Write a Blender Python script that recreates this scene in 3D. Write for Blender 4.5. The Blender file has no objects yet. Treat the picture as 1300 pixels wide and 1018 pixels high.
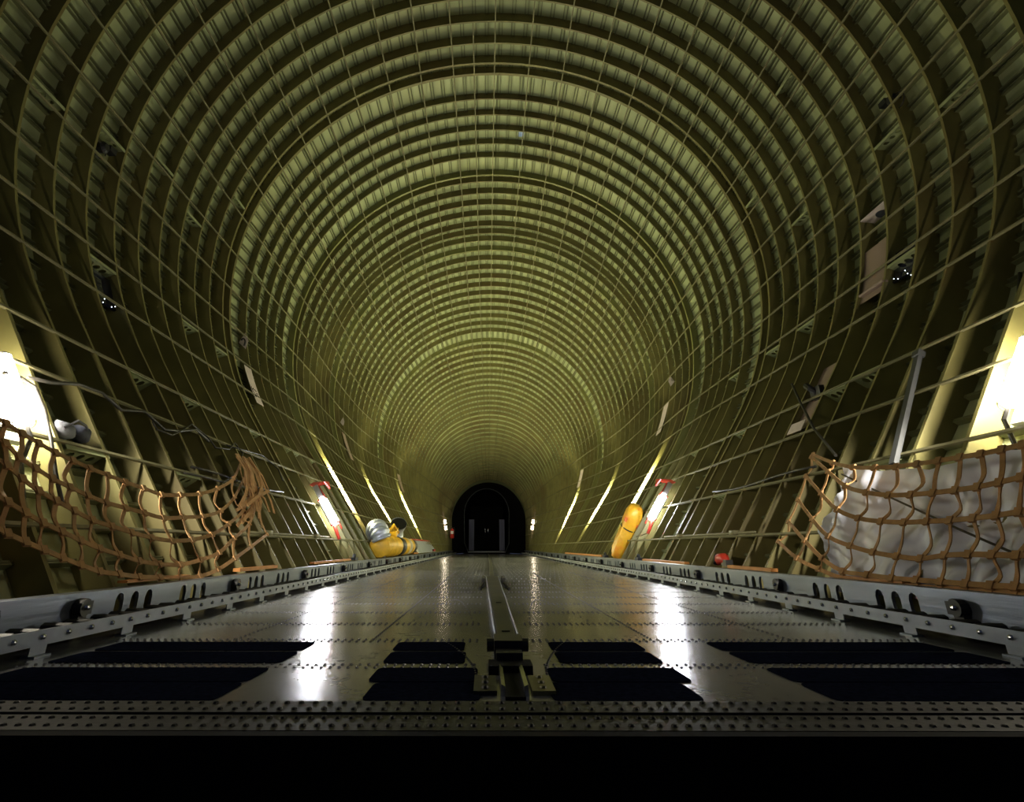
# Interior of a cargo aircraft hull seen from the nose end: ribs, rods, floor, rails, nets and loose gear.
import bpy, math, random
from mathutils import Vector, Matrix
random.seed(7)
C = bpy.context.scene.collection
sc = bpy.context.scene

# ------------------------------------------------------------------ camera, world, exposure
cam_d = bpy.data.cameras.new('camera'); cam = bpy.data.objects.new('camera', cam_d); C.objects.link(cam)
cam_d.sensor_width = 36.0; cam_d.lens = 688.17 / 1300 * 36
cam_d.shift_x = (650 - 614.2) / 1300; cam_d.shift_y = -(509 - 423.0) / 1300
cam_d.clip_start = 0.05; cam_d.clip_end = 200
cam.location = (-0.134, 0.0, 0.35)
cam.rotation_euler = (math.pi / 2 + 0.375, 0, 0.004)
sc.camera = cam
sc.view_settings.view_transform = 'Standard'; sc.view_settings.look = 'None'
sc.view_settings.gamma = 1; sc.view_settings.use_curve_mapping = False
sc.view_settings.exposure = 0.2
w = bpy.data.worlds.new('hangar_dusk'); sc.world = w; w.use_nodes = True
w.node_tree.nodes['Background'].inputs[0].default_value = (0.55, 0.65, 1.0, 1)
w.node_tree.nodes['Background'].inputs[1].default_value = 0.032
sc.cycles.max_bounces = 8; sc.cycles.diffuse_bounces = 5; sc.cycles.glossy_bounces = 4
sc.cycles.sample_clamp_indirect = 6.0
sc.cycles.use_denoising = True

# lamp strengths (emission of the glowing tubes themselves)
E_NEAR, E_CAGED, E_STRIP, E_SMALL = 140.0, 120.0, 820.0, 26.0
W_FLOOD = 210.0

# ------------------------------------------------------------------ materials
def mat(name, col, rough=0.6, metal=0.0, var=0.15, scale=3.0, bump=0.0, bscale=60.0, stain=None, stain_amt=0.0,
        stain_scale=0.8, stretch=(1, 1, 1), spec=0.5, emit=None, estr=0.0, coat=0.0):
    m = bpy.data.materials.new(name); m.use_nodes = True
    nt = m.node_tree; N = nt.nodes; L = nt.links; p = N['Principled BSDF']
    p.inputs['Roughness'].default_value = rough; p.inputs['Metallic'].default_value = metal
    p.inputs['Specular IOR Level'].default_value = spec; p.inputs['Coat Weight'].default_value = coat
    tc = N.new('ShaderNodeTexCoord'); mp = N.new('ShaderNodeMapping'); L.new(tc.outputs['Object'], mp.inputs['Vector'])
    mp.inputs['Scale'].default_value = stretch
    no = N.new('ShaderNodeTexNoise'); no.inputs['Scale'].default_value = scale; no.inputs['Detail'].default_value = 5
    L.new(mp.outputs[0], no.inputs['Vector'])
    rp = N.new('ShaderNodeValToRGB'); L.new(no.outputs['Fac'], rp.inputs['Fac'])
    rp.color_ramp.elements[0].position = 0.3; rp.color_ramp.elements[1].position = 0.7
    rp.color_ramp.elements[0].color = tuple(c * (1 - var) for c in col) + (1,)
    rp.color_ramp.elements[1].color = tuple(min(1, c * (1 + var)) for c in col) + (1,)
    out = rp.outputs['Color']
    if stain:
        n2 = N.new('ShaderNodeTexNoise'); n2.inputs['Scale'].default_value = stain_scale; n2.inputs['Detail'].default_value = 8
        L.new(mp.outputs[0], n2.inputs['Vector'])
        r2 = N.new('ShaderNodeValToRGB'); L.new(n2.outputs['Fac'], r2.inputs['Fac'])
        r2.color_ramp.elements[0].position = 0.5; r2.color_ramp.elements[1].position = 0.72
        r2.color_ramp.elements[0].color = (0, 0, 0, 1); r2.color_ramp.elements[1].color = (stain_amt,) * 3 + (1,)
        mx = N.new('ShaderNodeMix'); mx.data_type = 'RGBA'
        L.new(r2.outputs['Color'], mx.inputs[0]); L.new(out, mx.inputs[6]); mx.inputs[7].default_value = tuple(stain) + (1,)
        out = mx.outputs[2]
    L.new(out, p.inputs['Base Color'])
    if bump > 0:
        n3 = N.new('ShaderNodeTexNoise'); n3.inputs['Scale'].default_value = bscale; n3.inputs['Detail'].default_value = 4
        L.new(mp.outputs[0], n3.inputs['Vector'])
        b = N.new('ShaderNodeBump'); b.inputs['Strength'].default_value = bump; b.inputs['Distance'].default_value = 0.01
        L.new(n3.outputs['Fac'], b.inputs['Height']); L.new(b.outputs[0], p.inputs['Normal'])
    if emit:
        p.inputs['Emission Color'].default_value = tuple(emit) + (1,); p.inputs['Emission Strength'].default_value = estr
    return m

M = dict(
    stringer=mat('stringer_sealant_shade', (0.17, 0.18, 0.085), 0.6, 0, 0.15, 8),  # darker than the skin: shadow and sealant lines put into the flange colour
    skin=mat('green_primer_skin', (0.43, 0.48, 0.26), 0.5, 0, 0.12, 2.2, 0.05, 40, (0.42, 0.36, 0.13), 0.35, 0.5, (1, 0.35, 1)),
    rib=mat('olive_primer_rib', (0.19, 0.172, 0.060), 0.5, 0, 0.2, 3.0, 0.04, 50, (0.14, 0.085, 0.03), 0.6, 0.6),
    pale_rib=mat('pale_green_rib', (0.22, 0.22, 0.075), 0.45, 0, 0.12, 3.0, 0.04, 50),
    rod=mat('tan_primer_rod', (0.20, 0.185, 0.095), 0.7, 0, 0.15, 6),
    gusset=mat('pale_green_gusset', (0.30, 0.33, 0.17), 0.45, 0, 0.12, 6),
    alu=mat('brushed_aluminium', (0.19, 0.215, 0.27), 0.38, 0.75, 0.28, 5, 0.12, 30, (0.09, 0.10, 0.13), 0.7, 3.0, (1, 0.12, 2)),
    alu_bar=mat('pale_aluminium_bar', (0.28, 0.31, 0.36), 0.42, 0.6, 0.12, 8, 0.05, 60, (0.2, 0.2, 0.22), 0.4, 5.0),
    sill=mat('dark_sill_plate', (0.018, 0.018, 0.017), 0.6, 0.3, 0.3, 8, 0.1, 60),
    steel=mat('bright_steel', (0.6, 0.62, 0.66), 0.22, 1.0, 0.1, 9),
    black=mat('black_rubber', (0.012, 0.012, 0.014), 0.5, 0, 0.3, 8),
    dark=mat('dark_paint_void_shade', (0.006, 0.006, 0.007), 0.8, 0, 0.3, 4, spec=0.1),  # near-black: dark parts, plus painted-in darkness of the drop and arch recess
    pad=mat('dark_blue_grit_pad', (0.008, 0.010, 0.022), 0.95, 0, 0.35, 60, 0.35, 400, spec=0.0),
    guide=mat('dark_worn_guide_steel', (0.022, 0.021, 0.019), 0.55, 0.15, 0.35, 6, 0.08, 40, (0.10, 0.09, 0.03), 0.5, 2.0),
    strap=mat('tan_webbing', (0.42, 0.225, 0.085), 0.8, 0, 0.22, 18, 0.3, 220, (0.50, 0.34, 0.17), 0.5, 4.0),
    orange=mat('orange_wood_strip', (0.50, 0.20, 0.04), 0.6, 0, 0.2, 10),
    tarp=mat('white_tarpaulin', (0.76, 0.81, 0.97), 0.45, 0, 0.04, 4, 0.15, 14, (0.42, 0.45, 0.58), 0.4, 2.0),
    card=mat('pinkish_white_card', (0.66, 0.56, 0.53), 0.6, 0, 0.1, 12),
    pink=mat('dusty_pink_panel', (0.30, 0.22, 0.18), 0.6, 0, 0.12, 5, 0.04, 30),
    ink=mat('black_ink', (0.02, 0.02, 0.03), 0.6),
    cable=mat('dark_cable', (0.03, 0.028, 0.024), 0.5, 0, 0.2, 20),
    post=mat('grey_post_metal', (0.085, 0.09, 0.095), 0.5, 0.2),
    gear=mat('navy_canvas', (0.035, 0.04, 0.06), 0.7, 0, 0.3, 14, 0.3, 60),
    gear_grey=mat('grey_canvas', (0.16, 0.17, 0.20), 0.6, 0, 0.2, 14, 0.2, 60),
    duct=mat('silver_foil_duct', (0.50, 0.54, 0.64), 0.42, 0.55, 0.15, 9, 0.8, 22),
    duct_y=mat('yellow_duct', (0.75, 0.44, 0.025), 0.5, 0, 0.18, 9, 0.3, 30, (0.35, 0.15, 0.03), 0.4, 4.0),
    yellow=mat('yellow_vinyl', (0.85, 0.47, 0.03), 0.38, 0, 0.12, 7, 0.8, 22, (0.9, 0.22, 0.03), 0.8, 5.0),
    patch=mat('orange_patch', (0.80, 0.16, 0.03), 0.5, 0, 0.2, 9),
    red=mat('red_paint', (0.50, 0.035, 0.02), 0.4, 0, 0.2, 9),
    cream=mat('cream_cloth', (0.55, 0.48, 0.34), 0.8, 0, 0.15, 12),
    grey=mat('grey_board', (0.33, 0.36, 0.42), 0.5, 0.1, 0.15, 3),
    blue=mat('pale_blue_film', (0.35, 0.48, 0.85), 0.5, 0, 0.15, 12),
    glass=mat('dark_hatch_glass', (0.01, 0.012, 0.03), 0.12, 0, 0.1, 4, coat=0.5),
    curtain=mat('blue_grey_curtain', (0.42, 0.45, 0.68), 0.6, 0, 0.25, 2, 0.1, 20, stretch=(8, 8, 0.4)),
    white=mat('white_label', (0.8, 0.8, 0.78), 0.5, 0, 0.03, 5),
    lamp_case=mat('grey_lamp_case', (0.3, 0.3, 0.3), 0.4, 0.3),
    tube_near=mat('near_lamp_glow', (0.9, 0.9, 0.9), emit=(1.0, 0.90, 0.72), estr=E_NEAR),
    tube_caged=mat('caged_lamp_glow', (0.9, 0.9, 0.9), emit=(0.93, 0.95, 1.0), estr=E_CAGED),
    tube_strip=mat('strip_lamp_glow', (0.9, 0.9, 0.9), emit=(1.0, 0.95, 0.55), estr=E_STRIP),
    tube_small=mat('small_lamp_glow', (0.9, 0.9, 0.9), emit=(1.0, 0.85, 0.6), estr=E_SMALL),
    spot=mat('glowing_bead', (0.9, 0.9, 0.9), emit=(0.85, 0.95, 1.0), estr=2.5),  # self-glowing beads for the bright dots on the hatches
)

def floor_material():
    m = bpy.data.materials.new('worn_metal_floor'); m.use_nodes = True
    nt = m.node_tree; N = nt.nodes; L = nt.links; p = N['Principled BSDF']
    tc = N.new('ShaderNodeTexCoord')
    mp = N.new('ShaderNodeMapping'); mp.inputs['Scale'].default_value = (1.0, 0.35, 1); L.new(tc.outputs['Object'], mp.inputs[0])
    a = N.new('ShaderNodeTexNoise'); a.inputs['Scale'].default_value = 2.5; a.inputs['Detail'].default_value = 9; L.new(mp.outputs[0], a.inputs[0])
    r = N.new('ShaderNodeValToRGB'); L.new(a.outputs['Fac'], r.inputs[0])
    r.color_ramp.elements[0].position = 0.35; r.color_ramp.elements[0].color = (0.13, 0.13, 0.145, 1)
    r.color_ramp.elements[1].position = 0.7; r.color_ramp.elements[1].color = (0.20, 0.20, 0.22, 1)
    L.new(r.outputs[0], p.inputs['Base Color'])
    r2 = N.new('ShaderNodeMapRange'); L.new(a.outputs['Fac'], r2.inputs[0]); r2.inputs[3].default_value = 0.17; r2.inputs[4].default_value = 0.30
    L.new(r2.outputs[0], p.inputs['Roughness']); p.inputs['Metallic'].default_value = 0.12; p.inputs['Specular IOR Level'].default_value = 0.28
    # fine scratches and a very slight panel waviness
    s = N.new('ShaderNodeTexNoise'); s.inputs['Scale'].default_value = 14; s.inputs['Detail'].default_value = 3; L.new(tc.outputs['Object'], s.inputs[0])
    w2 = N.new('ShaderNodeTexWave'); w2.bands_direction = 'Y'; w2.inputs['Scale'].default_value = 0.63; w2.inputs['Distortion'].default_value = 0.6
    L.new(tc.outputs['Object'], w2.inputs[0])
    ad = N.new('ShaderNodeMath'); ad.operation = 'ADD'; L.new(s.outputs['Fac'], ad.inputs[0]); L.new(w2.outputs['Fac'], ad.inputs[1])
    b = N.new('ShaderNodeBump'); b.inputs['Strength'].default_value = 0.25; b.inputs['Distance'].default_value = 0.004
    L.new(ad.outputs[0], b.inputs['Height']); L.new(b.outputs[0], p.inputs['Normal'])
    return m
M['floor'] = floor_material()

# ------------------------------------------------------------------ mesh helpers
class MB:
    def __init__(s): s.v = []; s.f = []; s.mi = []; s.cur = 0
    def add(s, vs, fs):
        o = len(s.v); s.v += [tuple(a) for a in vs]; s.f += [tuple(o + i for i in f) for f in fs]; s.mi += [s.cur] * len(fs)
    def box(s, c, size, R=None):
        hx, hy, hz = size[0] / 2, size[1] / 2, size[2] / 2; c = Vector(c)
        vs = [Vector((x, y, z)) for x in (-hx, hx) for y in (-hy, hy) for z in (-hz, hz)]
        if R is not None: vs = [R @ a for a in vs]
        s.add([a + c for a in vs], [(0, 1, 3, 2), (4, 6, 7, 5), (0, 4, 5, 1), (2, 3, 7, 6), (0, 2, 6, 4), (1, 5, 7, 3)])
    def loft(s, rings, caps=True, closed=True):
        n = len(rings[0]); vs = [a for r in rings for a in r]; fs = []
        for i in range(len(rings) - 1):
            for j in range(n if closed else n - 1):
                k = (j + 1) % n; fs.append((i * n + j, i * n + k, (i + 1) * n + k, (i + 1) * n + j))
        if caps and closed: fs += [tuple(range(n))[::-1], tuple((len(rings) - 1) * n + j for j in range(n))]
        s.add(vs, fs)
    def tube(s, pts, r, n=8, caps=True):
        pts = [Vector(p) for p in pts]; rings = []; up = None
        for i, p in enumerate(pts):
            t = (pts[min(i + 1, len(pts) - 1)] - pts[max(i - 1, 0)]).normalized()
            if up is None:
                up = Vector((0, 0, 1)) if abs(t.z) < 0.9 else Vector((1, 0, 0))
            a = t.cross(up); a = a.normalized() if a.length > 1e-6 else Vector((1, 0, 0)); b = a.cross(t); up = b
            rr = r[i] if isinstance(r, (list, tuple)) else r
            rings.append([p + a * (rr * math.cos(2 * math.pi * k / n)) + b * (rr * math.sin(2 * math.pi * k / n)) for k in range(n)])
        s.loft(rings, caps)
    def ribbon(s, pts, nrm, wd, th):
        """flat strap along pts; nrm(p) gives its face normal"""
        pts = [Vector(p) for p in pts]; rings = []
        for i, p in enumerate(pts):
            t = (pts[min(i + 1, len(pts) - 1)] - pts[max(i - 1, 0)]).normalized()
            n = Vector(nrm(p)) if callable(nrm) else Vector(nrm); n = (n - t * n.dot(t)).normalized(); b = t.cross(n)
            rings.append([p + b * wd / 2 + n * th / 2, p - b * wd / 2 + n * th / 2, p - b * wd / 2 - n * th / 2, p + b * wd / 2 - n * th / 2])
        s.loft(rings)
    def dome(s, c, r, h, n=6, axis='z'):
        ax = {'z': (Vector((1, 0, 0)), Vector((0, 1, 0)), Vector((0, 0, 1))), 'x': (Vector((0, 1, 0)), Vector((0, 0, 1)), Vector((1, 0, 0))),
              '-x': (Vector((0, 0, 1)), Vector((0, 1, 0)), Vector((-1, 0, 0)))}[axis]
        c = Vector(c); vs = []
        for rr, hh in ((1, 0), (0.7, 0.75)):
            vs += [c + ax[0] * r * rr * math.cos(2 * math.pi * k / n) + ax[1] * r * rr * math.sin(2 * math.pi * k / n) + ax[2] * h * hh for k in range(n)]
        vs.append(c + ax[2] * h)
        fs = [(k, (k + 1) % n, n + (k + 1) % n, n + k) for k in range(n)] + [(n + k, n + (k + 1) % n, 2 * n) for k in range(n)]
        s.add(vs, fs)
    def build(s, name, m, parent=None, smooth=False, **props):
        me = bpy.data.meshes.new(name); me.from_pydata(s.v, [], s.f); me.update()
        for x in (m if isinstance(m, (list, tuple)) else [m]): me.materials.append(x)
        if isinstance(m, (list, tuple)): me.polygons.foreach_set('material_index', s.mi)
        if smooth: me.polygons.foreach_set('use_smooth', [True] * len(me.polygons))
        o = bpy.data.objects.new(name, me); C.objects.link(o)
        if parent is not None: o.parent = parent; o.matrix_parent_inverse = parent.matrix_world.inverted()
        for k, v in props.items(): o[k] = v
        return o

def empty(name, loc, label, cat, group=None):
    o = bpy.data.objects.new(name, None); C.objects.link(o); o.location = loc; o.matrix_world = Matrix.Translation(Vector(loc))
    o['label'] = label; o['category'] = cat
    if group: o['group'] = group
    return o
def tag(o, label, cat, group=None):
    o['label'] = label; o['category'] = cat
    if group: o['group'] = group
    return o
TRIM = [0]
def struct(mb, m, name=None, smooth=False):
    if name is None: TRIM[0] += 1; name = 'trim_%d' % TRIM[0]
    return mb.build(name, m, None, smooth, kind='structure')
def interp(x, xs, ys):
    if x <= xs[0]: return ys[0]
    for i in range(1, len(xs)):
        if x <= xs[i]: return ys[i - 1] + (ys[i] - ys[i - 1]) * (x - xs[i - 1]) / (xs[i] - xs[i - 1])
    return ys[-1]

# ------------------------------------------------------------------ hull cross-section
# heights above the floor; the barrel narrows towards the tail (+y)
HY = [-5, 9.9, 10.3, 11.1, 11.45, 12.42, 13.97, 15.52, 16.88, 18.43, 20.37, 22.31, 24.25, 26.19, 28.13, 30, 32]
HV = [7.90, 7.88, 7.85, 7.78, 7.73, 7.60, 7.31, 7.01, 6.71, 6.34, 5.83, 5.32, 4.79, 4.25, 3.80, 3.45, 3.35]
RY = [-5, 10, 12.4, 14.5, 16.5, 20, 24.2, 28, 30, 32]; RV = [3.81, 3.81, 3.75, 3.62, 3.38, 2.95, 2.4, 1.95, 1.8, 1.8]
BW = 1.84
_pc = {}
def par(y):
    k = round(y, 3)
    if k not in _pc:
        W = [(-2, 1), (-1, 2), (0, 3), (1, 2), (2, 1)] if y > 5 else [(0, 9)]
        H = sum(interp(y + d, HY, HV) * q for d, q in W) / 9; R = sum(interp(y + d * 1.4, RY, RV) * q for d, q in W) / 9; c = H - R; D = math.hypot(BW, c)
        th = math.pi - math.atan2(BW, c) - math.acos(min(1, R / D))
        _pc[k] = (H, R, c, th, math.sqrt(max(0, D * D - R * R)))
    return _pc[k]
def hull(u, y, off=0.0):
    """u: 0 crown, +-1 end of the arc, +-2 wall meets floor. off: outward from the ribs' inner edge."""
    H, R, c, th, Lw = par(y); s = 1 if u >= 0 else -1; a = abs(u)
    ang = min(a, 1) * th; n = (math.sin(ang), math.cos(ang))
    x, z = R * n[0], c + R * n[1]
    if a > 1: t = (a - 1) * Lw; x += math.cos(ang) * t; z -= math.sin(ang) * t
    return Vector((s * (x + n[0] * off), y, z + n[1] * off))
def hull_n(u, y):
    th = par(y)[3]; ang = min(abs(u), 1) * th
    return Vector(((1 if u >= 0 else -1) * math.sin(ang), 0, math.cos(ang)))
def u_of_z(z, y):
    H, R, c, th, Lw = par(y); z1 = c + R * math.cos(th)
    if z >= z1: return math.acos(max(-1, min(1, (z - c) / R))) / th
    return 1 + (z1 - z) / (math.sin(th) * Lw)
def depth(u, y):
    d = interp(abs(u), [0.25, 0.6, 1.0, 1.25, 1.6], [0.185, 0.15, 0.20, 0.20, 0.15])
    return d * interp(y, [6.9, 7.5, 9.3, 10, 18, 28], [1, 0.74, 0.74, 0.86, 0.72, 0.55])
S = 0.38786; Y0 = 6.796
def rk(k): return Y0 + k * S

US = [i / 36 * 0.98 for i in range(36)] + [0.99] + [1 + i / 10 * 1.0 for i in range(11)] + [2.12]
USF = [-u for u in US[:0:-1]] + US
RINGS = [k for k in range(-16, 1)] + [0.57, 2, 3, 4, 5, 6, 7.45, 8, 9, 10, 11, 12, 12.75, 13.5] + [14.5 + i for i in range(11)] + [26 + i for i in range(33)]
SU = []                                                # stringer positions
TH0 = par(0)[3]; DEG = lambda a: math.radians(a) / TH0
a = 1.6
while a < 124: SU.append(DEG(a)); a += 2.85
SU += [1 + i * 0.082 for i in range(1, 12)]

# skin, with the twin flanges of its stringers in the same mesh
def build_skin():
    ys = [0.4] + [rk(k) for k in RINGS if k >= -15.5 and (k == int(k) or k > 12)] + [30.4]
    for name, lo, hi in (('wall_left', -2.12, -0.5), ('ceiling', -0.5, 0.5), ('wall_right', 0.5, 2.12)):
        mb = MB(); us = sorted(set([lo, hi] + [u for u in USF if lo < u < hi]))
        rows = [[hull(u, y, depth(u, y)) for u in us] for y in ys]
        mb.loft(rows, caps=False, closed=False)
        # plate thickness outside
        mb.loft([[hull(u, y, depth(u, y) + 0.012) for u in us][::-1] for y in ys], caps=False, closed=False)
        sy = [y for y in ys if y < 22]
        for su in SU:
            for sg in (1, -1):
                u = su * sg
                if not (lo < u <= hi): continue
                mb.cur = 1
                for du in (-0.0028, 0.0028):
                    rings = []
                    for y in sy:
                        p = hull(u + du, y, depth(u, y)); n = hull_n(u, y); t = Vector((n.z, 0, -n.x)) * (0.005 if n.x >= 0 else -0.005)
                        q = p - n * 0.038
                        rings.append([p - t, q - t, q + t, p + t])
                    mb.loft(rings)
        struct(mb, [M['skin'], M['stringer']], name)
build_skin()

# ribs: each an own T-section frame with stringer clips
WIDE = {0: 0.04, 0.57: 0.05, 7.45: 0.05, 8: 0.035, 13.5: 0.03, 14.5: 0.05, 26: 0.05}
for k in RINGS:
    y = rk(k); mb = MB(); fl = WIDE.get(k, 0.026); rings = []
    for u in USF:
        d = depth(u, y) - 0.001
        sec = [(-0.004, d), (-0.004, 0.006), (-fl / 2, 0.006), (-fl / 2, 0), (fl / 2, 0), (fl / 2, 0.006), (0.004, 0.006), (0.004, d)]
        rings.append([hull(u, y + a, 0) + hull_n(u, y) * b for a, b in sec])
    mb.loft(rings)
    if k < 13:
        for su in SU:
            for sg in (1, -1):
                u = su * sg; dd = depth(u, y); n = hull_n(u, y); h = 0.038
                X = Vector((n.z, 0, -n.x)); R = Matrix((X, Vector((0, 1, 0)), n)).transposed()
                for du in (-0.0028, 0.0028):
                    mb.box(hull(u + du, y - 0.012, dd - h / 2 - 0.003), (0.004, 0.012, h), R)
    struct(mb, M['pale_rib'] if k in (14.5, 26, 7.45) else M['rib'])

# longitudinal rods tying the ribs' inner edges together
def rod(u0, y0=0.6, y1=29.5, r=0.0085, z=None):
    mb = MB(); ys = [rk(k) for k in RINGS if y0 <= rk(k) <= y1]
    us = [u0] * len(ys)
    rings = []
    for y in ys:
        if z is not None: u0 = math.copysign(u_of_z(z, y), u0)
        n = hull_n(u0, y); X = Vector((n.z, 0, -n.x)); p = hull(u0, y, -0.004)
        rings.append([p + X * r - n * 0.004, p - X * r - n * 0.004, p - X * r + n * 0.012, p + X * r + n * 0.012])
    mb.loft(rings); struct(mb, M['rod'])
for sg in (1, -1):
    for i, a in enumerate((27, 36, 44.5, 52.8, 61.3, 69.5, 77.7, 86, 94, 102, 109.5, 117)):
        rod(DEG(a) * sg, y1=29.5 if i % 2 == 0 else 19)
    for z in (1.66, 1.30, 0.88, 0.44): rod(u_of_z(z, 5) * sg, r=0.009, z=z)
for a, y0 in ((-18.6, 0.6), (-10.2, 0.6), (-4.9, 5.8), (0.3, 0.6), (9.0, 0.6), (17.7, 0.6)): rod(DEG(a), y0)

# drilled gusset plates between neighbouring ribs
def gusset(k0, z, sg, w=1.0, top=None):
    y0, y1 = rk(k0) + 0.012, rk(k0 + w) - 0.012; u = u_of_z(z, 4) * sg; d = depth(u, y0) * 0.8
    n = hull_n(u, y0); X = Vector((n.z, 0, -n.x)); mb = MB(); L = y1 - y0; t = 0.003
    o = hull(u, y0, 0.004)
    outer = [(0, 0), (L, 0), (L - 0.02, d), (0.02, d)]; hr = d * 0.2
    cs = [(L * f, d * 0.42) for f in (0.27, 0.5, 0.73)]
    # plate made of three cells, each a square ring around a round hole
    xs = [0, L * 0.385, L * 0.615, L]
    P = lambda a, b, s: o + Vector((0, 1, 0)) * a + n * b + X * (t * s)
    for j in range(3):
        x0, x1 = xs[j], xs[j + 1]; cx, cy = cs[j]; m_ = 16; oc = []; ic = []
        for q in range(m_):
            an = 2 * math.pi * q / m_ + math.pi / m_; ca, sa = math.cos(an), math.sin(an)
            f = min((x1 - cx) / ca if ca > 0 else (x0 - cx) / ca, (d - cy) / sa if sa > 0 else (0 - cy) / sa)
            oc.append((cx + ca * f, cy + sa * f)); ic.append((cx + ca * hr, cy + sa * hr))
        mb.loft([[P(a, b, -1) for a, b in oc], [P(a, b, -1) for a, b in ic], [P(a, b, 1) for a, b in ic], [P(a, b, 1) for a, b in oc]], caps=False)
    mb.box(o + Vector((0, L / 2, 0)), (0.03, L, 0.005), Matrix((X, Vector((0, 1, 0)), n)).transposed())
    struct(mb, M['gusset'])
G = [(-11, 1.74, -1), (-7, 2.70, -1), (-7, 1.66, -1), (-9.9, 0.86, -1), (-7, 0.86, -1), (-4.9, 1.66, -1), (-3, 2.75, -1), (-9, 3.9, -1), (-7, 4.1, -1), (-5, 4.4, -1),
     (-1, 2.72, -1), (-3, 4.2, -1), (-1, 1.66, -1), (-1, 5.0, -1), (2, 4.4, -1), (2, 1.66, -1), (3, 1.66, -1), (5, 1.66, -1),
     (-11, 1.82, 1), (-7, 1.68, 1), (-8.8, 0.86, 1), (-5.9, 1.66, 1), (-7, 2.75, 1), (-3, 2.75, 1), (-7, 4.1, 1), (-9, 3.9, 1), (-3, 4.2, 1), (-5, 5.6, 1), (-1, 2.72, 1), (-1, 5.0, 1),
     (-1, 1.66, 1), (-2, 0.88, 1), (2, 2.72, 1), (3, 1.66, 1)]
for g in G: gusset(*g)
# ------------------------------------------------------------------ floor
FX = 1.66; FYE = 30.2
mb = MB(); mb.box((0, (1.545 + FYE) / 2, -0.02), (2 * 1.99, FYE - 1.545, 0.04))
rx = [-1.60 + i * 0.028 for i in range(115)]
for r in range(0, 24):
    yb = 1.97 + r * 0.497
    for dy in (-0.022, 0.022):
        for x in rx:
            if abs(x + 0.06) < 0.11: continue
            if r > 8 and (int(round(x / 0.028)) % 2): continue
            mb.dome((x, yb + dy, 0), 0.0062, 0.0042, 5)
for sx in (-0.56, 0.56, -1.12, 1.12):                       # long seams
    y = 2.5
    while y < 9: mb.dome((sx - 0.03, y, 0), 0.006, 0.004, 5); y += 0.045
for sg in (-1, 1):                                          # rivet lines curving away from the guide rail
    for i in range(26):
        t = i / 25; mb.dome((-0.06 + sg * (0.10 + 0.14 * t * t), 1.72 + 0.72 * t, 0), 0.0055, 0.004, 5)
        mb.dome((-0.06 + sg * (0.14 + 0.30 * t), 3.05 + 1.2 * math.sin(t * 3.1), 0), 0.0055, 0.004, 5)
floor = struct(mb, M['floor'], 'floor')
# sill plates at the open end
mb = MB(); mb.box((0, 1.492, -0.018), (3.98, 0.095, 0.044)); mb.box((0, 1.385, -0.02), (3.98, 0.11, 0.04))
for y, st in ((1.468, 0.034), (1.52, 0.034), (1.415, 0.03), (1.36, 0.03)):
    x = -1.9
    while x < 1.9: mb.dome((x, y, 0.004 if y > 1.45 else 0.0), 0.0075, 0.005, 6); x += st
struct(mb, M['sill'])
mb = MB(); mb.box((0, 1.31, -0.75), (3.9, 0.03, 1.5)); struct(mb, M['dark'])  # fascia below the sill, darkness of the drop painted into its colour
mb = MB(); mb.box((0, 15, -0.3), (4.1, 30, 0.02)); struct(mb, M['dark'])

# grit pads glued to the floor
def pad(pts, label):
    mb = MB(); P = []
    n = len(pts)
    for i in range(n):                                       # rounded corners
        p = Vector(pts[i]); a = (Vector(pts[i - 1]) - p); b = (Vector(pts[(i + 1) % n]) - p)
        r = min(0.03, a.length * 0.3, b.length * 0.3); a.normalize(); b.normalize()
        for t in (0, 0.33, 0.67, 1): P.append(p + a * r * (1 - t) ** 2 + b * r * t * t)
    mb.loft([[(q.x, q.y, 0.0005) for q in P], [(q.x, q.y, 0.0028) for q in P]])
    tag(mb.build('floor_pad', M['pad']), label, 'anti-slip pad', 'dark anti-slip pads on the metal floor')
rows = [(2.42, 2.235, 'farthest of four'), (2.21, 2.01, 'second farthest'), (1.935, 1.75, 'second nearest'), (1.74, 1.55, 'nearest of four')]
cols = [('wide dark pad beside the left rail', [(-1.56, -0.80)] * 4),
        ('short dark pad left of the centre guide', [(-0.475, -0.215), (-0.47, -0.205), (-0.465, -0.16), (-0.44, -0.15)]),
        ('short dark pad right of the centre guide', [(0.105, 0.445), (0.105, 0.44), (0.05, 0.44), (0.03, 0.40)]),
        ('wide dark pad beside the right rail', [(0.72, 1.56)] * 4)]
for cn, cx in cols:
    for (ya, yb, rn), (xa, xb) in zip(rows, cx):
        pad([(xa, ya), (xb, ya), (xb, yb), (xa, yb)], cn + ', ' + rn)

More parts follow.
